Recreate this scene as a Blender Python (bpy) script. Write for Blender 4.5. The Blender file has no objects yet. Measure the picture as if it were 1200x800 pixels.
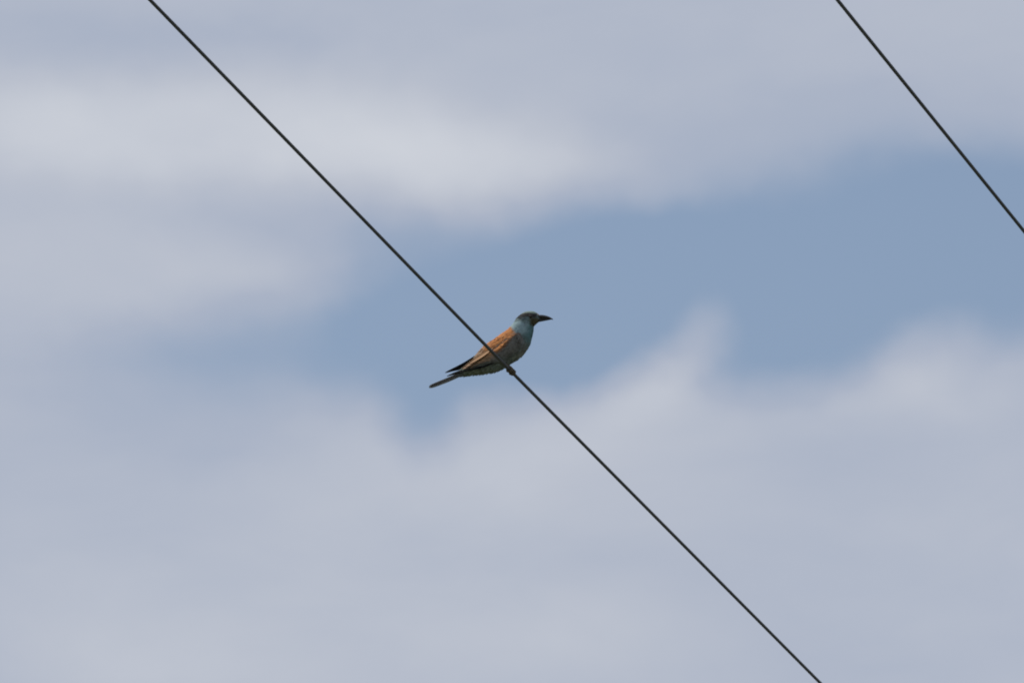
import bpy, math, random
import numpy as np
from mathutils import Vector, Matrix, noise as mnoise

random.seed(7)
rng = np.random.default_rng(7)
scene = bpy.context.scene
COL = scene.collection

# ------------------------------------------------------------------ camera
FPX = 17067.0                       # focal length in units of a 1200 px wide frame
PITCH = math.atan((4611.0 - 400.0) / FPX)
DIST = 32.0
CAM = Vector((0.0, 0.0, 1.6))
RIGHT = Vector((1, 0, 0))
FWD = Vector((0, math.cos(PITCH), math.sin(PITCH)))
UP = Vector((0, -math.sin(PITCH), math.cos(PITCH)))

cam_data = bpy.data.cameras.new('camera')
cam_data.sensor_width = 36.0
cam_data.lens = 36.0 * FPX / 1200.0
cam_data.clip_start = 0.1
cam_data.clip_end = 20000.0
cam_data.dof.use_dof = True
cam_data.dof.focus_distance = DIST
cam_data.dof.aperture_fstop = 40.0
cam = bpy.data.objects.new('camera', cam_data)
cam.location = CAM
cam.rotation_euler = (math.pi / 2 + PITCH, 0, 0)
COL.objects.link(cam)
scene.camera = cam

# ------------------------------------------------------------------ light directions
SUN_DIR = Vector((-0.50, 0.26, 0.83)).normalized()       # towards the sun
SUN_EL = math.asin(SUN_DIR.z)
SUN_AZ = math.atan2(SUN_DIR.x, SUN_DIR.y)                # from +Y towards +X

# ------------------------------------------------------------------ node helper
class NT:
    def __init__(self, tree):
        self.t = tree
    def n(self, kind, **kw):
        nd = self.t.nodes.new(kind)
        for k, v in kw.items():
            setattr(nd, k, v)
        return nd
    def put(self, sock, val):
        if isinstance(val, bpy.types.NodeSocket):
            self.t.links.new(val, sock)
        elif val is not None:
            sock.default_value = val
    def math(self, op, a, b=None, c=None, clamp=False):
        nd = self.n('ShaderNodeMath', operation=op, use_clamp=clamp)
        for i, x in enumerate((a, b, c)):
            if x is not None:
                self.put(nd.inputs[i], x)
        return nd.outputs[0]
    def vmath(self, op, a, b=None, scale=None):
        nd = self.n('ShaderNodeVectorMath', operation=op)
        self.put(nd.inputs[0], a)
        if b is not None:
            self.put(nd.inputs[1], b)
        if scale is not None:
            self.put(nd.inputs['Scale'], scale)
        return nd.outputs['Value'] if op in ('DOT_PRODUCT', 'LENGTH') else nd.outputs[0]
    def noise(self, vec, scale, detail=4, rough=0.5, dist=0.0):
        nd = self.n('ShaderNodeTexNoise')
        self.put(nd.inputs['Vector'], vec)
        nd.inputs['Scale'].default_value = scale
        nd.inputs['Detail'].default_value = detail
        nd.inputs['Roughness'].default_value = rough
        nd.inputs['Distortion'].default_value = dist
        return nd
    def ramp(self, fac, stops, interp='LINEAR'):
        nd = self.n('ShaderNodeValToRGB')
        cr = nd.color_ramp
        cr.interpolation = interp
        while len(cr.elements) < len(stops):
            cr.elements.new(0.5)
        for e, (p, c) in zip(cr.elements, stops):
            e.position = p
            e.color = (*c, 1)
        self.put(nd.inputs[0], fac)
        return nd.outputs[0]
    def mix(self, fac, a, b, blend='MIX'):
        nd = self.n('ShaderNodeMix', data_type='RGBA', blend_type=blend)
        self.put(nd.inputs[0], fac)
        self.put(nd.inputs[6], a)
        self.put(nd.inputs[7], b)
        return nd.outputs[2]

def lin(*rgb):
    return tuple(((c / 255) / 12.92 if c / 255 <= 0.04045 else ((c / 255 + 0.055) / 1.055) ** 2.4) for c in rgb)

# ------------------------------------------------------------------ world: sky with drifting cloud banks
world = bpy.data.worlds.new('World')
scene.world = world
world.use_nodes = True
W = NT(world.node_tree)
world.node_tree.nodes.clear()
SKY_STRENGTH = 0.10
sky = W.n('ShaderNodeTexSky', sky_type='NISHITA', sun_disc=False)
sky.sun_elevation = SUN_EL
sky.sun_rotation = SUN_AZ
sky.altitude = 300
sky.air_density = 1.0
sky.dust_density = 2.2
sky.ozone_density = 1.5
tc = W.n('ShaderNodeTexCoord')
sep = W.n('ShaderNodeSeparateXYZ')
W.put(sep.inputs[0], tc.outputs['Generated'])
az = W.math('ARCTAN2', sep.outputs[0], sep.outputs[1])
el = W.math('ARCSINE', sep.outputs[2])
DEG = 180 / math.pi
# sky angles in degrees, measured from the compass heading / height of the bird's cloud bank
ca = W.math('MULTIPLY', az, DEG * math.cos(PITCH))
ce = W.math('MULTIPLY_ADD', el, DEG, -PITCH * DEG)
comb = W.n('ShaderNodeCombineXYZ')
W.put(comb.inputs[0], ca); W.put(comb.inputs[1], ce)
P0 = comb.outputs[0]
# domain warp so that bank edges are ragged
warp = W.noise(P0, 0.9, 4, 0.55)
wv = W.vmath('SUBTRACT', warp.outputs['Color'], (0.5, 0.5, 0.5))
wv = W.vmath('MULTIPLY', wv, (0.60, 0.32, 0.0))
warp2 = W.noise(P0, 3.6, 3, 0.5)
wv2 = W.vmath('SUBTRACT', warp2.outputs['Color'], (0.5, 0.5, 0.5))
wv2 = W.vmath('MULTIPLY', wv2, (0.10, 0.09, 0.0))
P1 = W.vmath('ADD', W.vmath('ADD', P0, wv), wv2)
P2 = W.vmath('ADD', W.vmath('ADD', P0, W.vmath('SCALE', wv, scale=0.25)), wv2)

PPD = FPX * math.pi / 180
def bank(u, v, ru, rv, ang, amp, vec=None, hard=1.0):
    """one soft cloud bank (amp > 0) or gap (amp < 0): centre, radii, tilt in degrees of sky"""
    mp = W.n('ShaderNodeMapping', vector_type='TEXTURE')
    W.put(mp.inputs['Vector'], vec or P1)
    mp.inputs['Location'].default_value = ((u - 600) / PPD, (400 - v) / PPD, 0)
    mp.inputs['Rotation'].default_value = (0, 0, math.radians(-ang))
    mp.inputs['Scale'].default_value = (ru / PPD, rv / PPD, 1)
    g = W.n('ShaderNodeTexGradient', gradient_type='SPHERICAL')
    W.put(g.inputs[0], mp.outputs[0])
    mr = W.n('ShaderNodeMapRange', interpolation_type='SMOOTHSTEP')
    W.put(mr.inputs[0], g.outputs[1])
    mr.inputs[2].default_value = 1.0 / hard
    mr.inputs[4].default_value = amp
    return mr.outputs[0]

#BANKS-BEGIN
BANKS = [
    # the blue gap and its arms
    (960, 312, 640, 180, -5, -0.68, 1.25),
    (620, 355, 340, 175, -14, -0.52, 1.15),
    (350, 405, 400, 100, -6, -0.38, 1.0),
    (160, 398, 180, 50, 0, -0.08, 1.0),
    (1200, 262, 380, 215, -14, -0.22, 1.0),
    (505, 478, 95, 85, 70, -0.36, 1.1),
    (690, 420, 200, 70, -10, -0.24, 1.0),
    (920, 420, 170, 80, -5, -0.28, 1.0),
    (1195, 415, 110, 90, 0, -0.22, 1.0),
    (440, 290, 160, 60, -30, -0.10, 1.0),
    # bright streak
    (230, 148, 520, 110, 2, 0.25, 1.15),
    (560, 195, 330, 90, 7, 0.22, 1.1),
    (40, 160, 300, 100, -3, 0.08, 1.0),
    # shade along the top left and right
    (150, 50, 420, 80, 3, -0.10, 1.0),
    (330, 255, 260, 70, 6, -0.10, 1.0),
    (860, 150, 420, 60, -6, -0.06, 1.0),
    (130, 310, 380, 110, 0, 0.07, 1.0),
    # cloud towers standing into the gap, thin wisp
    (790, 420, 140, 85, -30, 0.32, 1.0, 1),
    (815, 368, 95, 88, -60, 0.48, 1.0, 1),
    (1080, 445, 260, 85, -4, 0.14, 1.0, 1),
    (1095, 395, 110, 80, -30, 0.20, 1.0, 1),
    (538, 365, 75, 30, -80, 0.12, 1.0),
    (600, 268, 110, 50, 0, 0.08, 1.0),
    # lower bank
    (560, 560, 420, 140, -8, 0.12, 1.0),
    (300, 750, 560, 140, -3, 0.13, 1.0),
    (700, 740, 300, 80, 3, 0.05, 1.0),
    (1090, 500, 340, 150, 0, -0.05, 1.0),
    (240, 512, 260, 70, 0, -0.07, 1.0),
    (1050, 780, 420, 90, 0, -0.06, 1.0),
]
#BANKS-END
lowf = W.noise(P0, 0.22, 4, 0.5)
base = W.math('MULTIPLY_ADD', lowf.outputs[0], 0.10, 0.54)
field = base
for b in BANKS:
    field = W.math('ADD', field, bank(b[0], b[1], b[2], b[3], b[4], b[5], vec=P2 if len(b) > 7 else P1, hard=b[6]))
stretch = W.vmath('MULTIPLY', P0, (0.55, 1.25, 1.0))
fine = W.noise(stretch, 1.4, 6, 0.54, 0.25)
field = W.math('MULTIPLY_ADD', W.math('SUBTRACT', fine.outputs[0], 0.5), 0.33, field)
field = W.math('MAXIMUM', W.math('MINIMUM', field, 1.0), 0.0)
CL = 1.0 / SKY_STRENGTH
def cloud_col(r, g, b):
    return lin(r, g, b)
cloud = W.ramp(field, [(0.0, lin(162, 174, 195)), (0.5, lin(171, 180, 198)), (0.70, lin(186, 192, 205)),
                       (0.98, lin(207, 211, 219))], 'LINEAR')
cloud = W.vmath('SCALE', cloud, scale=CL)
cov = W.n('ShaderNodeMapRange', interpolation_type='SMOOTHSTEP')
W.put(cov.inputs[0], field)
cov.inputs[1].default_value = -0.02
cov.inputs[2].default_value = 0.56
skycol = sky.outputs[0]
skycol = W.mix(1.0, skycol, (0.98, 0.95, 0.93, 1), 'MULTIPLY')
SKYTINT = skycol.node.inputs[7]
final = W.mix(cov.outputs[0], skycol, cloud)
bg = W.n('ShaderNodeBackground')
W.put(bg.inputs[0], final)
bg.inputs[1].default_value = SKY_STRENGTH
out = W.n('ShaderNodeOutputWorld')
W.put(out.inputs[0], bg.outputs[0])

# ------------------------------------------------------------------ sun
sd = bpy.data.lights.new('sun', 'SUN')
sd.energy = 3.6
sd.angle = math.radians(0.53)
sd.color = (1.0, 0.95, 0.87)
sun = bpy.data.objects.new('sun', sd)
sun.rotation_euler = (-SUN_DIR).to_track_quat('-Z', 'Y').to_euler()
sun.location = (-20, 10, 40)
COL.objects.link(sun)

# ------------------------------------------------------------------ colour management
scene.view_settings.view_transform = 'Standard'
scene.view_settings.look = 'None'
scene.view_settings.exposure = 0.0
scene.view_settings.gamma = 1.0
scene.cycles.filter_width = 1.9

# ------------------------------------------------------------------ mesh helpers
def new_mat(name):
    m = bpy.data.materials.new(name)
    m.use_nodes = True
    t = NT(m.node_tree)
    bsdf = m.node_tree.nodes['Principled BSDF']
    return m, t, bsdf

class MB:
    """collects vertices, faces and one colour per vertex for a single mesh"""
    def __init__(self):
        self.v = []; self.f = []; self.c = []
    def add(self, verts, faces, cols=None):
        o = len(self.v)
        self.v.extend([tuple(p) for p in verts])
        self.f.extend([tuple(i + o for i in f) for f in faces])
        self.c.extend(cols if cols is not None else [(0.5, 0.5, 0.5)] * len(verts))
    def grid(self, rows, cols=None, close=False):
        n = len(rows[0]); vs = [p for r in rows for p in r]
        fs = []
        for i in range(len(rows) - 1):
            for j in range(n if close else n - 1):
                a = i * n + j; b = i * n + (j + 1) % n
                fs.append((a, b, b + n, a + n))
        self.add(vs, fs, [c for r in cols for c in r] if cols else None)
    def tube(self, pts, rads, seg=10, col=(0.5, 0.5, 0.5), caps=True):
        pts = [Vector(p) for p in pts]
        rows = []
        up = Vector((0.13, 0.21, 0.97))
        for i, p in enumerate(pts):
            t = (pts[min(i + 1, len(pts) - 1)] - pts[max(i - 1, 0)]).normalized()
            a = t.cross(up)
            if a.length < 1e-4:
                a = t.cross(Vector((1, 0, 0)))
            a.normalize(); b = t.cross(a)
            up = -b if b.dot(up) < 0 else b
            a = up.cross(t).normalized()
            rows.append([p + (a * math.cos(2 * math.pi * k / seg) + up * math.sin(2 * math.pi * k / seg)) * rads[i]
                         for k in range(seg)])
        o = len(self.v)
        self.grid(rows, [[col] * seg for _ in rows], close=True)
        if caps:
            self.f.append(tuple(o + k for k in range(seg)))
            e = o + (len(rows) - 1) * seg
            self.f.append(tuple(e + k for k in reversed(range(seg))))
    def build(self, name, mat, parent=None, smooth=True):
        me = bpy.data.meshes.new(name)
        me.from_pydata(self.v, [], self.f)
        at = me.color_attributes.new('pigment', 'FLOAT_COLOR', 'POINT')
        at.data.foreach_set('color', [x for c in self.c for x in (*c, 1.0)])
        me.polygons.foreach_set('use_smooth', [smooth] * len(me.polygons))
        me.materials.append(mat)
        me.update()
        ob = bpy.data.objects.new(name, me)
        COL.objects.link(ob)
        if parent is not None:
            ob.parent = parent
        return ob

def catmull(pts, n):
    """smooth resampling of a list of equal-length tuples"""
    P = np.array(pts, float)
    m = len(P)
    out = []
    for s in np.linspace(0, m - 1 - 1e-9, n):
        i = int(s); t = s - i
        p0, p1, p2, p3 = P[max(i - 1, 0)], P[i], P[i + 1], P[min(i + 2, m - 1)]
        out.append(0.5 * ((2 * p1) + (-p0 + p2) * t + (2 * p0 - 5 * p1 + 4 * p2 - p3) * t * t + (-p0 + 3 * p1 - 3 * p2 + p3) * t ** 3))
    return np.array(out)

# ------------------------------------------------------------------ materials
def pigment_mat(name, rough, noise_scale, amount, sheen=0.0, bump=0.0, bump_scale=900):
    m, t, b = new_mat(name)
    at = t.n('ShaderNodeAttribute', attribute_name='pigment')
    tcn = t.n('ShaderNodeTexCoord')
    nz = t.noise(tcn.outputs['Object'], noise_scale, 4, 0.6)
    k = t.math('MULTIPLY_ADD', nz.outputs[0], 2 * amount, 1 - amount)
    c = t.vmath('SCALE', at.outputs['Color'], scale=k)
    t.put(b.inputs['Base Color'], c)
    b.inputs['Roughness'].default_value = rough
    b.inputs['Specular IOR Level'].default_value = 0.3
    b.inputs['Sheen Weight'].default_value = sheen
    b.inputs['Sheen Roughness'].default_value = 0.5
    if bump:
        nb = t.noise(tcn.outputs['Object'], bump_scale, 3, 0.6)
        bp = t.n('ShaderNodeBump')
        bp.inputs['Strength'].default_value = bump
        bp.inputs['Distance'].default_value = 0.001
        t.put(bp.inputs['Height'], nb.outputs[0])
        t.put(b.inputs['Normal'], bp.outputs[0])
    return m

M_BODY = pigment_mat('feather_down', 0.85, 160, 0.32, 0.03, 0.5, 700)
M_FLIGHT = pigment_mat('flight_feather', 0.65, 220, 0.25, 0.0, 0.25, 1200)
M_FLIGHT.node_tree.nodes['Principled BSDF'].inputs['Specular IOR Level'].default_value = 0.08
M_BODY.node_tree.nodes['Principled BSDF'].inputs['Specular IOR Level'].default_value = 0.1
M_HORN = pigment_mat('bill_horn', 0.38, 300, 0.25)
M_SKIN = pigment_mat('scaly_foot', 0.6, 500, 0.35, 0.0, 0.6, 1500)
M_EYE = pigment_mat('eye', 0.05, 50, 0.0)
M_EYE.node_tree.nodes['Principled BSDF'].inputs['Specular IOR Level'].default_value = 0.5

def wire_mat():
    m, t, b = new_mat('weathered_conductor')
    tcn = t.n('ShaderNodeTexCoord')
    n1 = t.noise(tcn.outputs['Object'], 3.0, 6, 0.65)
    n2 = t.noise(tcn.outputs['Object'], 60.0, 4, 0.6)
    f = t.math('ADD', t.math('MULTIPLY', n1.outputs[0], 0.6), t.math('MULTIPLY', n2.outputs[0], 0.4))
    c = t.ramp(f, [(0.3, (0.042, 0.046, 0.052)), (0.55, (0.066, 0.070, 0.078)), (0.75, (0.098, 0.095, 0.094))])
    t.put(b.inputs['Base Color'], c)
    b.inputs['Metallic'].default_value = 0.0
    b.inputs['Roughness'].default_value = 0.7
    b.inputs['Specular IOR Level'].default_value = 0.25
    return m
M_WIRE = wire_mat()

def ground_mat():
    m, t, b = new_mat('dry_meadow')
    tcn = t.n('ShaderNodeTexCoord')
    n1 = t.noise(tcn.outputs['Object'], 0.03, 6, 0.6)
    n2 = t.noise(tcn.outputs['Object'], 1.2, 6, 0.7)
    f = t.math('ADD', t.math('MULTIPLY', n1.outputs[0], 0.5), t.math('MULTIPLY', n2.outputs[0], 0.5))
    c = t.ramp(f, [(0.3, (0.045, 0.060, 0.026)), (0.5, (0.080, 0.084, 0.046)), (0.7, (0.145, 0.130, 0.085))])
    t.put(b.inputs['Base Color'], c)
    b.inputs['Roughness'].default_value = 0.95
    bp = t.n('ShaderNodeBump')
    bp.inputs['Strength'].default_value = 0.6
    bp.inputs['Distance'].default_value = 0.08
    t.put(bp.inputs['Height'], n2.outputs[0])
    t.put(b.inputs['Normal'], bp.outputs[0])
    return m
M_GROUND = ground_mat()

def wood_mat():
    m, t, b = new_mat('weathered_timber')
    tcn = t.n('ShaderNodeTexCoord')
    v = t.vmath('MULTIPLY', tcn.outputs['Object'], (18, 18, 0.7))
    n1 = t.noise(v, 1.0, 6, 0.7)
    c = t.ramp(n1.outputs[0], [(0.3, (0.07, 0.05, 0.035)), (0.55, (0.16, 0.125, 0.09)), (0.75, (0.25, 0.21, 0.17))])
    t.put(b.inputs['Base Color'], c)
    b.inputs['Roughness'].default_value = 0.9
    return m
M_WOOD = wood_mat()
M_PORC = pigment_mat('glazed_porcelain', 0.2, 20, 0.1)

# ------------------------------------------------------------------ ground
gb = MB()
N = 60
xs = [math.copysign(abs(q) ** 3, q) * 6000 for q in np.linspace(-1, 1, N)]
rows = []
for y in xs:
    rows.append([(x, y, 0.12 * mnoise.noise((x * 0.05, y * 0.05, 0)) if abs(x) + abs(y) > 3 else 0.0) for x in xs])
gb.grid(rows)
ground = gb.build('ground', M_GROUND)
ground['kind'] = 'structure'
ground['label'] = 'rolling dry meadow far below the wires'

# ------------------------------------------------------------------ wires
def ray(u, v, d):
    return CAM + (FWD + RIGHT * ((u - 600) / FPX) + UP * ((400 - v) / FPX)) * d

FOOT = ray(598.3, 434.3, DIST)                      # where the bird grips the wire
vp = (FWD + RIGHT * ((4705 - 600) / FPX) + UP * ((400 - 4611) / FPX)).normalized()
HDIR = Vector((vp.x, vp.y, 0)).normalized()          # compass direction of the line
HSIDE = Vector((HDIR.y, -HDIR.x, 0))
SPAN = 40.0
WIRE_R = 0.0037

def strand_wire(name, origin, height_fn, label):
    mb = MB()
    lobes, per = 6, 3
    seg = lobes * per
    step = 0.02
    n = int(2 * SPAN / step) + 1
    s = np.linspace(-SPAN, SPAN, n)
    ang = np.arange(seg) / seg * 2 * math.pi
    rad = WIRE_R * (0.985 + 0.012 * np.cos(lobes * ang))
    tw = s / 0.6 * 2 * math.pi / 1.0
    a = ang[None, :] + tw[:, None]
    side = rad[None, :] * np.cos(a)
    upv = rad[None, :] * np.sin(a)
    z = np.array([height_fn(x) for x in s])
    X = origin.x + HDIR.x * s[:, None] + HSIDE.x * side
    Y = origin.y + HDIR.y * s[:, None] + HSIDE.y * side
    Z = z[:, None] + upv
    V = np.stack([X, Y, Z], -1).reshape(-1, 3)
    i = np.arange(n - 1)[:, None] * seg
    j = np.arange(seg)[None, :]
    j2 = (j + 1) % seg
    F = np.stack([i + j, i + j2, i + seg + j2, i + seg + j], -1).reshape(-1, 4)
    me = bpy.data.meshes.new(name)
    me.from_pydata(V.tolist(), [], F.tolist())
    me.polygons.foreach_set('use_smooth', [True] * len(me.polygons))
    me.materials.append(M_WIRE)
    ob = bpy.data.objects.new(name, me)
    COL.objects.link(ob)
    ob['label'] = label
    ob['category'] = 'wire'
    ob['group'] = 'overhead wires of the power line'
    return ob

KINK = 0.0026                                        # the perched bird pulls its wire down a little
def h_perch(s):
    return FOOT.z + KINK * (math.sqrt(s * s + 0.04) - 0.2)
strand_wire('power_wire', FOOT, h_perch, 'dark overhead wire with the bird perched on it')
# second wire: same height, found on its own side of the crossarm
p2 = ray(1075.0, 116.2, 1.0) - CAM
O2 = CAM + p2 * ((FOOT.z - CAM.z) / p2.z)
s2 = (O2 - FOOT).dot(HDIR)
O2 = O2 - HDIR * s2
strand_wire('power_wire', O2, lambda s: FOOT.z + 0.00002 * s * s, 'bare dark overhead wire with nothing perched on it')

# ------------------------------------------------------------------ poles carrying the line (outside the picture)
gap = (O2 - FOOT).dot(HSIDE)
def pole(at_s, label):
    base = FOOT + HDIR * at_s + HSIDE * (gap / 2)
    root = bpy.data.objects.new('utility_pole', None)
    root.location = (base.x, base.y, 0)
    root.rotation_euler = (0, 0, math.atan2(HSIDE.y, HSIDE.x))
    COL.objects.link(root)
    root['label'] = label; root['category'] = 'pole'; root['group'] = 'poles of the power line'
    top = h_perch(at_s) - 0.14
    m = MB()
    hs = np.linspace(-1.0, top + 0.35, 14)
    m.tube([(0.012 * math.sin(q * 1.3), 0.15, q) for q in hs], [0.15 - 0.004 * q for q in hs], 16)
    m.build('post', M_WOOD, root)
    m = MB()
    hw = gap / 2 + 0.18
    m.grid([[(x, y, top - 0.06 + z) for (y, z) in ((-0.05, -0.055), (0.05, -0.055), (0.05, 0.055), (-0.05, 0.055))]
            for x in np.linspace(-hw, hw, 5)], close=True)
    k = len(m.v)
    m.f.append((0, 1, 2, 3)); m.f.append((k - 1, k - 2, k - 3, k - 4))
    m.build('crossarm', M_WOOD, root, smooth=False)
    for sx in (-1, 1):
        zt = (h_perch(at_s) if sx < 0 else FOOT.z + 0.00002 * at_s * at_s)
        m = MB()
        z0 = top - 0.02
        prof = [(0.012, 0), (0.012, 0.03), (0.045, 0.035), (0.05, 0.06), (0.032, 0.075), (0.04, 0.09), (0.038, 0.11), (0.024, 0.125), (0.03, 0.145), (0.012, 0.16)]
        sc = (zt - z0) / 0.12
        m.tube([(sx * gap / 2, 0, z0 + h * sc) for r, h in prof], [r for r, h in prof], 14, (0.5, 0.42, 0.33))
        m.build('insulator', M_PORC, root)
pole(-SPAN, 'timber utility pole with crossarm carrying both wires')
pole(SPAN, 'timber utility pole with crossarm carrying both wires')

# ------------------------------------------------------------------ the bird
# traced side view is given on a sheet whose unit K is in metres, origin where the foot grips the wire
K = DIST / FPX / (20.0 / 3.0)
YAW = math.radians(-10)
SY, CY = math.sin(YAW), math.cos(YAW)
SP, CP = math.sin(PITCH), math.cos(PITCH)

def L(cx, cy, y=0.0):
    """side-view sheet coordinate + sideways offset y -> bird-local point (x forward, y left, z up)"""
    X = (cx - 722) * K
    U = -(cy - 562) * K
    x = (X + y * SY) / CY
    Yw = x * SY + y * CY
    return Vector((x, y, (U + Yw * SP) / CP))

bird = bpy.data.objects.new('bird', None)
bird.location = FOOT
bird.rotation_euler = (0, 0, YAW)
COL.objects.link(bird)
bird['label'] = 'chestnut-backed bird with turquoise head and dark bill perched on the wire'
bird['category'] = 'bird'

# stations: cx, cy, radius in the side view, sideways half-width factor
ST = [(318, 590, 10, 1.3), (350, 578, 22, 1.1), (410, 552, 43, 1.0), (480, 520, 68, 0.98), (545, 485, 97, 0.95), (602, 449, 116, 0.95),
      (670, 404, 116, 0.95), (730, 362, 120, 0.95), (775, 312, 111, 0.94), (803, 262, 98, 0.93), (823, 222, 86, 0.92),
      (842, 188, 78, 0.90), (866, 166, 73, 0.86), (888, 157, 65, 0.82), (909, 153, 54, 0.80), (930, 151, 40, 0.78), (948, 150, 25, 0.76), (957, 150, 9, 0.7)]
SP_S = catmull(ST, 150)
CEN = [L(a, b) for a, b, _, _ in SP_S]
RAD = SP_S[:, 2] * K
WID = SP_S[:, 3]
TAN = []
for i in range(len(CEN)):
    t = (CEN[min(i + 1, len(CEN) - 1)] - CEN[max(i - 1, 0)]).normalized()
    TAN.append(t)
# smooth the tangents so the rings fan out evenly round the neck bend
TA = np.array([tuple(t) for t in TAN])
for _ in range(14):
    TA[1:-1] = (TA[:-2] + 2 * TA[1:-1] + TA[2:]) / 4
TAN = [Vector(t).normalized() for t in TA]

def surf(i, th):
    """body surface point, normal; th = 0 dorsal, pi/2 left, pi ventral"""
    t = TAN[i]
    y = Vector((0, 1, 0))
    d = y.cross(t).normalized() * -1          # dorsal direction
    if d.z < 0:
        d = -d
    r = RAD[i]
    p = CEN[i] + d * (r * math.cos(th)) + y * (r * WID[i] * math.sin(th))
    n = (d * math.cos(th) * WID[i] + y * math.sin(th)).normalized()
    return p, n

CENA = np.array([tuple(c) for c in CEN])
def ybody(x, z):
    d2 = (CENA[:, 0] - x) ** 2 + (CENA[:, 2] - z) ** 2
    q = RAD ** 2 - d2
    return float(np.sqrt(np.maximum(q, 0)).__mul__(WID).max())

def side(cx, cy, off, sgn=-1, ymin=0.004):
    """point lying on the body's side (sgn -1 = the flank on the bird's right), lifted by off"""
    y = sgn * 0.02
    for _ in range(8):
        p = L(cx, cy, y)
        yn = sgn * (max(ybody(p.x, p.z), ymin) + off)
        y = 0.5 * y + 0.5 * yn
    return L(cx, cy, y)

def smooth(a, b, x):
    t = min(max((x - a) / (b - a), 0), 1)
    return t * t * (3 - 2 * t)
def lerp(a, b, t):
    return tuple(p + (q - p) * t for p, q in zip(a, b))

CHEST = (0.44, 0.18, 0.06)
TURQ = (0.23, 0.32, 0.34)
TEAL = (0.085, 0.165, 0.178)
BELLY = (0.180, 0.215, 0.200)
DUSK = (0.150, 0.150, 0.138)

def pigment(p):
    """plumage colour from the place on the bird (sheet coordinates of the side view at y = 0)"""
    yw = p.x * SY
    cx = p.x * CY / K + 722
    cy = 562 - (p.z * CP - yw * SP) / K
    n = mnoise.noise((p.x * 90, p.y * 90, p.z * 90)) * 14
    x, y = cx + n, cy + n * 0.6
    c = BELLY
    # breast dusky, upper breast and throat front teal
    c = lerp(c, DUSK, smooth(600, 700, x) * smooth(480, 420, y))
    c = lerp(c, TEAL, smooth(780, 880, x + 0.35 * (300 - y)) * smooth(470, 300, y))
    # neck sides and nape
    c = lerp(c, TURQ, smooth(320, 265, y) * smooth(900, 850, x + 0.2 * (y - 200)))
    c = lerp(c, (0.11, 0.15, 0.15), smooth(205, 175, y))
    # chin
    c = lerp(c, (0.085, 0.075, 0.045), smooth(868, 900, x) * smooth(236, 205, y) * smooth(150, 170, y))
    # crown
    c = lerp(c, (0.19, 0.245, 0.215), smooth(128, 112, y))
    # lores / forehead base
    c = lerp(c, (0.36, 0.25, 0.20), smooth(932, 946, x) * smooth(136, 128, y))
    # dark eye stripe
    yc = 134 - 0.03 * (870 - x)
    st = 0.9 * smooth(23, 11, abs(y - yc - 3)) * smooth(772, 815, x) * smooth(945, 925, x)
    c = lerp(c, (0.030, 0.024, 0.022), st)
    # chestnut mantle, behind the neck and above the flank
    line = 284 + (770 - x) * 0.80  # lower edge set a little high: shade on the mantle put into the colour
    m = smooth(line + 22, line - 12, y) * smooth(756, 722, x - 0.75 * (y - 240)) * smooth(215, 238, y) * smooth(430, 500, x)
    patch = 0.5 + 0.5 * mnoise.noise((p.x * 150 + 7, p.y * 150, p.z * 150))
    ch = lerp(CHEST, (0.30, 0.115, 0.045), smooth(0.45, 0.8, patch))
    ch = lerp(ch, (0.33, 0.215, 0.135), smooth(590, 520, x))
    c = lerp(c, ch, m)
    # under the tail
    c = lerp(c, (0.19, 0.22, 0.185), smooth(600, 480, x) * (1 - m))
    return c

# body: one continuous surface
mb = MB()
SEG = 48
rows, cols = [], []
for i in range(len(CEN)):
    rr, cc = [], []
    for k in range(SEG):
        th = 2 * math.pi * k / SEG
        p, n = surf(i, th)
        d = 0.0010 * mnoise.noise((p.x * 120, p.y * 120, p.z * 120)) + 0.0012 * mnoise.noise((p.x * 45, p.y * 45, p.z * 45))
        p = p + n * d * min(1, RAD[i] / 0.015)
        rr.append(p); cc.append(pigment(p))
    rows.append(rr); cols.append(cc)
mb.grid(rows, cols, close=True)
mb.f.append(tuple(range(SEG)))
mb.f.append(tuple(len(mb.v) - SEG + k for k in reversed(range(SEG))))
body = mb.build('body', M_BODY, bird)

# small contour feathers lying over the body
def scale_feather(mb, p, n, back, ln, wd, tilt, col, roll=0.0):
    b = (back - n * back.dot(n)).normalized()
    s = n.cross(b).normalized()
    b = (b * math.cos(roll) + s * math.sin(roll)); s = n.cross(b).normalized()
    prof = ((0.0, 0.45), (0.45, 1.0), (0.8, 0.75), (1.0, 0.12))
    vs, cs = [], []
    for (q, w) in prof:
        h = n * (0.0003 + math.sin(tilt) * ln * q)
        m = p + b * (ln * q) + h
        e = -n * (0.12 * wd * w)
        vs += [m - s * (wd * 0.5 * w) + e, m, m + s * (wd * 0.5 * w) + e]
        k = 0.82 + 0.30 * q
        cs += [tuple(x * k * 0.94 for x in col), tuple(x * k for x in col), tuple(x * k * 0.94 for x in col)]
    fs = []
    for r in range(3):
        o = r * 3
        fs += [(o, o + 1, o + 4, o + 3), (o + 1, o + 2, o + 5, o + 4)]
    mb.add(vs, fs, cs)

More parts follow.
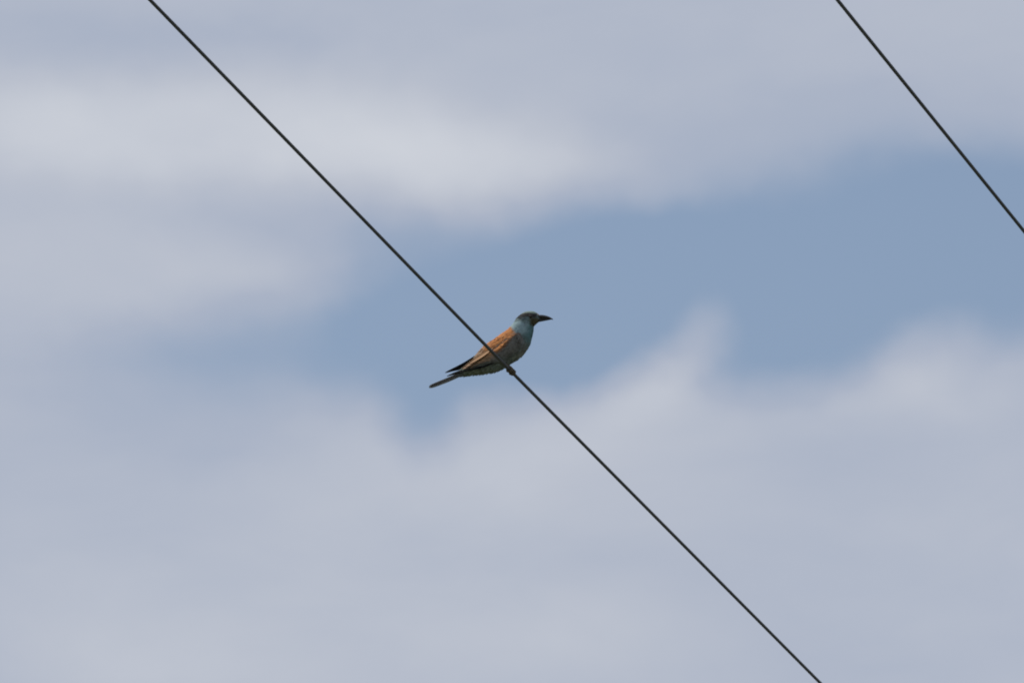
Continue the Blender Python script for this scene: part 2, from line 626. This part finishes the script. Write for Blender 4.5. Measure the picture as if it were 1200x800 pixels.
mb = MB()
for _ in range(5200):
    i = int(rng.integers(6, 144))
    if rng.random() > RAD[i] / RAD.max() + 0.12:
        continue
    th = rng.random() * 2 * math.pi
    p, n = surf(i, th)
    head = smooth(95, 115, i)
    ln = 0.0105 * (1 - head) + 0.0052 * head
    if i > 132:
        ln = 0.003
    wd = ln * 0.62
    c = pigment(p)
    j = 1 + rng.normal(0, 0.13)
    c = tuple(max(x * j * (1 + rng.normal(0, 0.03)), 0.005) for x in c)
    scale_feather(mb, p - n * 0.0004, n, -TAN[i], ln * rng.uniform(0.8, 1.2), wd, rng.uniform(0.02, 0.16), c, rng.normal(0, 0.18))
plum = mb.build('plumage', M_BODY, bird)
plum['kind'] = 'stuff'

# thigh feathers
# ---- feathers of wing and tail
def feather(name, pts, wid, across, col, parent, mat=M_FLIGHT, tipcol=None, n=12, camber=0.12, taper='round'):
    """one flight feather: shaft points, full width, sideways direction of the vane (or a per-point function)"""
    P = [Vector(q) for q in catmull([tuple(q) for q in pts], n)]
    rows, cols = [], []
    for i, p in enumerate(P):
        q = i / (n - 1)
        w = 0.55 + 0.45 * smooth(0, 0.35, q)
        if taper == 'round':
            w *= math.sqrt(max(1 - max((q - 0.80) / 0.20, 0) ** 2, 0.02))
        else:
            w *= 1 - 0.92 * max((q - 0.45) / 0.55, 0) ** 1.6
        t = (P[min(i + 1, n - 1)] - P[max(i - 1, 0)]).normalized()
        a = across(p, t) if callable(across) else across
        a = (a - t * a.dot(t)).normalized()
        nn = t.cross(a).normalized()
        row, cr = [], []
        for s in (-1, -0.5, 0, 0.5, 1):
            h = nn * (-(s * s) * camber * wid)
            row.append(p + a * (0.5 * wid * w * s) + h)
            base = col if tipcol is None else lerp(col, tipcol, smooth(0.55, 0.95, q))
            k = 0.72 if s == 0 else (1.0 + 0.06 * s)
            cr.append(tuple(x * k for x in base))
        rows.append(row); cols.append(cr)
    m = MB()
    m.grid(rows, cols)
    # thickness: a back face 0.4 mm behind
    off = [[p + (rows[min(i + 1, n - 1)][2] - rows[max(i - 1, 0)][2]).normalized().cross((r[4] - r[0]).normalized()) * -0.0004 for p in r] for i, r in enumerate(rows)]
    nv = len(m.v)
    m.grid([list(reversed(r)) for r in off], [list(reversed(r)) for r in cols])
    rim = [i * 5 for i in range(n)] + [(n - 1) * 5 + k for k in range(1, 5)] + [i * 5 + 4 for i in range(n - 2, -1, -1)] + [3, 2, 1]
    def mate(a):
        return nv + (a // 5) * 5 + (4 - a % 5)
    for a, b in zip(rim, rim[1:] + rim[:1]):
        m.f.append((a, mate(a), mate(b), b))
    return m.build(name, mat, parent)

def wing(sgn, name):
    """folded wing; traced on the right flank and mirrored for the left"""
    def pt(cx, cy, off, ymin=0.005):
        p = side(cx, cy, off, -1, ymin)
        return Vector((p.x, p.y * -sgn, p.z))
    # covert shield
    upper = catmull([(800, 275), (748, 275), (690, 310), (610, 378), (530, 432), (445, 492)], 26)
    lower = catmull([(826, 322), (806, 400), (742, 462), (655, 500), (560, 515), (455, 540)], 26)
    rows, cols = [], []
    C1, C2, C3 = CHEST, (0.142, 0.138, 0.128), (0.110, 0.140, 0.145)
    NB = 16
    def shield_col(a, b):
        nz = 0.10 * mnoise.noise((a * 7, b * 5, 3.3))
        bb = b + nz
        lim = 0.07 + 0.40 * a  # chestnut ends early here, its shaded lower part painted into the colour
        c = lerp(C1, (0.17, 0.085, 0.045), smooth(lim - 0.16, lim - 0.02, bb))
        c = lerp(c, C2, smooth(lim - 0.04, lim + 0.12, bb))
        c = lerp(c, C3, smooth(0.6, 0.95, bb) * 0.6)
        if a > 0.5:
            c = lerp(c, (0.40, 0.25, 0.15), smooth(0.5, 0.8, a) * smooth(0.75, 0.45, bb))
        return c
    def shield(a, b):
        i = a * 25; i0 = int(min(i, 24)); f = i - i0
        u = upper[i0] * (1 - f) + upper[i0 + 1] * f
        l = lower[i0] * (1 - f) + lower[i0 + 1] * f
        q = u * (1 - b) + l * b
        edge = min(smooth(0, 0.15, b), smooth(1.0, 0.85, b), smooth(0, 0.12, a) + 0.0)
        return pt(q[0], q[1], -0.0008 + 0.0042 * edge)
    for i in range(26):
        rr, cc = [], []
        for k in range(NB):
            a, b = i / 25, k / (NB - 1)
            rr.append(shield(a, b)); cc.append(shield_col(a, b))
        rows.append(rr); cols.append(cc)
    m = MB(); m.grid(rows, cols)
    w = m.build(name, M_BODY, bird)
    # covert feathers in overlapping rows on the shield
    m = MB()
    for ia in range(23):
        for kb in range(14):
            a = (ia + 0.5 * (kb % 2)) / 23 + rng.normal(0, 0.006)
            b = (kb + 0.5) / 14 + rng.normal(0, 0.01)
            a = min(max(a, 0.005), 0.95); b = min(max(b, 0.01), 0.99)
            p = shield(a, b)
            back = (shield(min(a + 0.04, 1), b) - p).normalized()
            s2 = (shield(a, min(b + 0.05, 1)) - shield(a, max(b - 0.05, 0)))
            n = back.cross(s2).normalized()
            if n.y * sgn < 0:
                n = -n
            col = shield_col(a, b)
            j = 1 + rng.normal(0, 0.12)
            ln = 0.010 + 0.010 * a
            scale_feather(m, p, n, back, ln, 0.0078, rng.uniform(0.02, 0.09), tuple(x * j for x in col), rng.normal(0, 0.06))
    cv = m.build('coverts', M_BODY, w)
    cv['kind'] = 'stuff'
    out_up = Vector((0, -0.35 * -sgn * -1, 0))
    def acr(p, t):
        return Vector((0, 0, 1)).cross(t).cross(t) * -1
    def acr2(p, t):
        # vane lies along the flank: mostly vertical, leaning in over the back
        v = Vector((0, -sgn * 0.55, 0.85))
        return v
    lift = 0.0 if sgn < 0 else -9.0       # the left wing lies a little higher over the back
    # primaries: long dark feathers along the wing's lower edge
    tips = [(352, 563), (325, 568), (298, 575), (268, 586), (240, 599), (226, 607)]
    if sgn > 0:
        tips = [(350, 548), (318, 553), (290, 557), (262, 563), (236, 569), (209, 576)]
    for q, (tx, ty) in enumerate(tips):
        r0 = (600 - 6 * q, 500 - 3 * q) if sgn < 0 else (560 - 6 * q, 430 - 6 * q)
        mid = (0.5 * (r0[0] + tx) , 0.5 * (r0[1] + ty) + (6 if sgn < 0 else 16 + q))
        off = 0.0016 - 0.0007 * q
        if sgn < 0:
            pts = [pt(r0[0], r0[1], off + 0.002), pt(mid[0], mid[1], off + 0.002, 0.007), pt(tx, ty, off, 0.006)]
        else:
            pts = [L(r0[0], r0[1], 0.010 + off), L(mid[0], mid[1], 0.009 + off), L(tx, ty, 0.006 + off)]
        sh = 1 + 0.12 * ((q * 37) % 5 - 2) / 2
        feather('primary_feather', pts, 0.0105 if sgn < 0 else 0.0115, acr2, tuple(x * sh for x in (0.026, 0.027, 0.032)), w, tipcol=(0.034, 0.031, 0.030), taper='point')
    # tertials: tan-brown feathers covering the back of the folded wing
    ter = [((585, 385), (400, 505), 0.013), ((560, 410), (368, 530), 0.012), ((540, 440), (344, 548), 0.0105), ((540, 470), (372, 548), 0.009)]
    for q, (r0, t0, wd) in enumerate(ter):
        mid = (0.5 * (r0[0] + t0[0]) + 4, 0.5 * (r0[1] + t0[1]) + 4)
        o = 0.0046 - 0.0006 * q
        pts = [pt(r0[0], r0[1], o), pt(mid[0], mid[1], o, 0.008), pt(t0[0], t0[1], o, 0.0085)]
        col = [(0.40, 0.23, 0.12), (0.40, 0.25, 0.145), (0.38, 0.25, 0.16), (0.20, 0.15, 0.115)][q]
        feather('tertial_feather', pts, wd, acr2, col, w, tipcol=tuple(x * 0.7 for x in col))
    return w

wing(-1, 'wing')
wing(1, 'wing')

# ---- tail
tail = None
m = MB()
m.tube([L(430, 545), L(380, 560), L(330, 582), L(300, 594)], [0.011, 0.0095, 0.007, 0.003], 14, (0.12, 0.14, 0.12))
tail = m.build('tail', M_BODY, bird)
for q in range(10):
    f = (q - 4.5) / 4.5
    y = f * 0.0150
    longer = 6 * abs(f)
    drop = 17 * f * f
    t0 = (92 - longer + rng.normal(0, 2), 679 + 0.55 * drop + 0.45 * longer)
    pts = [L(390, 556 + drop * 0.5, y * 0.45), L(240, 618 + drop * 0.9, y * 0.8), L(t0[0], t0[1], y * 0.78)]
    col = (0.28, 0.25, 0.21) if abs(f) < 0.4 else (0.26, 0.265, 0.27)
    for pnt in pts:
        pnt.z += -0.0004 * abs(q - 4.5)
    feather('tail_feather', pts, 0.0075, Vector((0, 1, -0.55 * f)), col, tail, tipcol=tuple(x * 0.8 for x in col), camber=0.06)

# ---- bill
def mandible(name, spine, col):
    m = MB()
    S = catmull(spine, 16)
    rows, cc = [], []
    for (cx, ct, cb, hw) in S:
        top, bot = L(cx, ct), L(cx, cb)
        mid = (top + bot) / 2; hh = (top - bot) / 2
        rows.append([mid + hh * math.cos(a) + Vector((0, hw * K * math.sin(a), 0)) for a in np.linspace(0, 2 * math.pi, 16, endpoint=False)])
        cc.append([col] * 16)
    m.grid(rows, cc, close=True)
    m.f.append(tuple(range(16))); m.f.append(tuple(len(m.v) - 16 + k for k in reversed(range(16))))
    return m.build(name, M_HORN, bird)
mandible('upper_mandible', [(925, 130, 156, 24), (955, 126, 158, 21), (985, 128, 158, 16), (1015, 136, 158, 11), (1036, 146, 160, 7), (1050, 155, 164, 3.5), (1054, 160, 166, 1.2)], (0.028, 0.027, 0.026))
mandible('lower_mandible', [(925, 154, 184, 21), (958, 157, 178, 18), (990, 157.5, 172, 13), (1018, 157, 167, 8), (1036, 158.5, 163, 4), (1043, 159, 161.5, 1.5)], (0.024, 0.023, 0.022))

# ---- eyes
for sgn in (-1, 1):
    c0 = side(880, 138, -0.0022, -1, 0.004)
    c0.y *= -sgn
    m = MB()
    r = 0.0042
    rows = [[c0 + Vector((r * math.sin(a) * math.cos(b), r * math.sin(a) * math.sin(b), r * math.cos(a))) for b in np.linspace(0, 2 * math.pi, 20, endpoint=False)]
            for a in np.linspace(0.01, math.pi - 0.01, 12)]
    m.grid(rows, [[(0.02, 0.014, 0.010)] * 20 for _ in rows], close=True)
    e = m.build('eye', M_EYE, bird)
    m = MB()
    ring = [c0 + Vector((0.0043 * math.cos(b), sgn * 0.0019, 0.0040 * math.sin(b))) for b in np.linspace(0, 2 * math.pi, 21)]
    m.tube(ring, [0.0006] * 21, 6, (0.05, 0.04, 0.035), caps=False)
    m.build('eyelid', M_SKIN, e)

# ---- legs and feet gripping the wire
AX = Vector((HDIR.x * CY + HDIR.y * SY, -HDIR.x * SY + HDIR.y * CY, 0))      # wire axis in bird space
FW = Vector((AX.y, -AX.x, 0))                                               # forward across the wire
UPZ = Vector((0, 0, 1))
SK = (0.10, 0.080, 0.052)
for sgn in (-1, 1):
    c0 = AX * (0.013 * sgn)
    m = MB()
    tp = L(668, 500) + AX * (0.016 * sgn)
    ank = c0 + UPZ * 0.0085 - FW * 0.003
    m.tube([tp, tp * 0.4 + ank * 0.6, ank, c0 + UPZ * 0.0055], [0.0055, 0.0032, 0.0025, 0.0029], 10, SK)
    leg = m.build('leg', M_SKIN, bird)
    for (da, a0, a1, rr) in ((-0.0052, 95, -150, 0.0023), (0.0, 95, -170, 0.0025), (0.0052, 95, -150, 0.0023), (0.0015, 85, 300, 0.0024)):
        m = MB()
        n = 14
        pts, rads = [], []
        for i in range(n):
            q = i / (n - 1)
            a = math.radians(a0 + (a1 - a0) * q)
            R = WIRE_R + rr * (1 - 0.35 * q) * 0.93 + (0.0008 if i in (4, 8) else 0)
            pts.append(c0 + AX * (da * smooth(0, 0.3, q) * 1.15) + FW * (R * math.cos(a)) + UPZ * (R * math.sin(a)))
            rads.append(rr * (1.0 + (0.16 if i in (4, 8) else 0)) * (1 - 0.35 * q))
        m.tube(pts, rads, 9, SK)
        toe = m.build('toe', M_SKIN, leg)
# feathered thighs close the gap between belly and feet
for sgn in (-1, 1):
    m = MB()
    a, b = L(640, 455) + AX * (0.018 * sgn), L(690, 525) + AX * (0.015 * sgn)
    m.tube([a, a * 0.6 + b * 0.4, a * 0.25 + b * 0.75, b], [0.017, 0.0145, 0.0095, 0.004], 16, (0.10, 0.11, 0.095))
    m.build('thigh_feathers', M_BODY, bird)
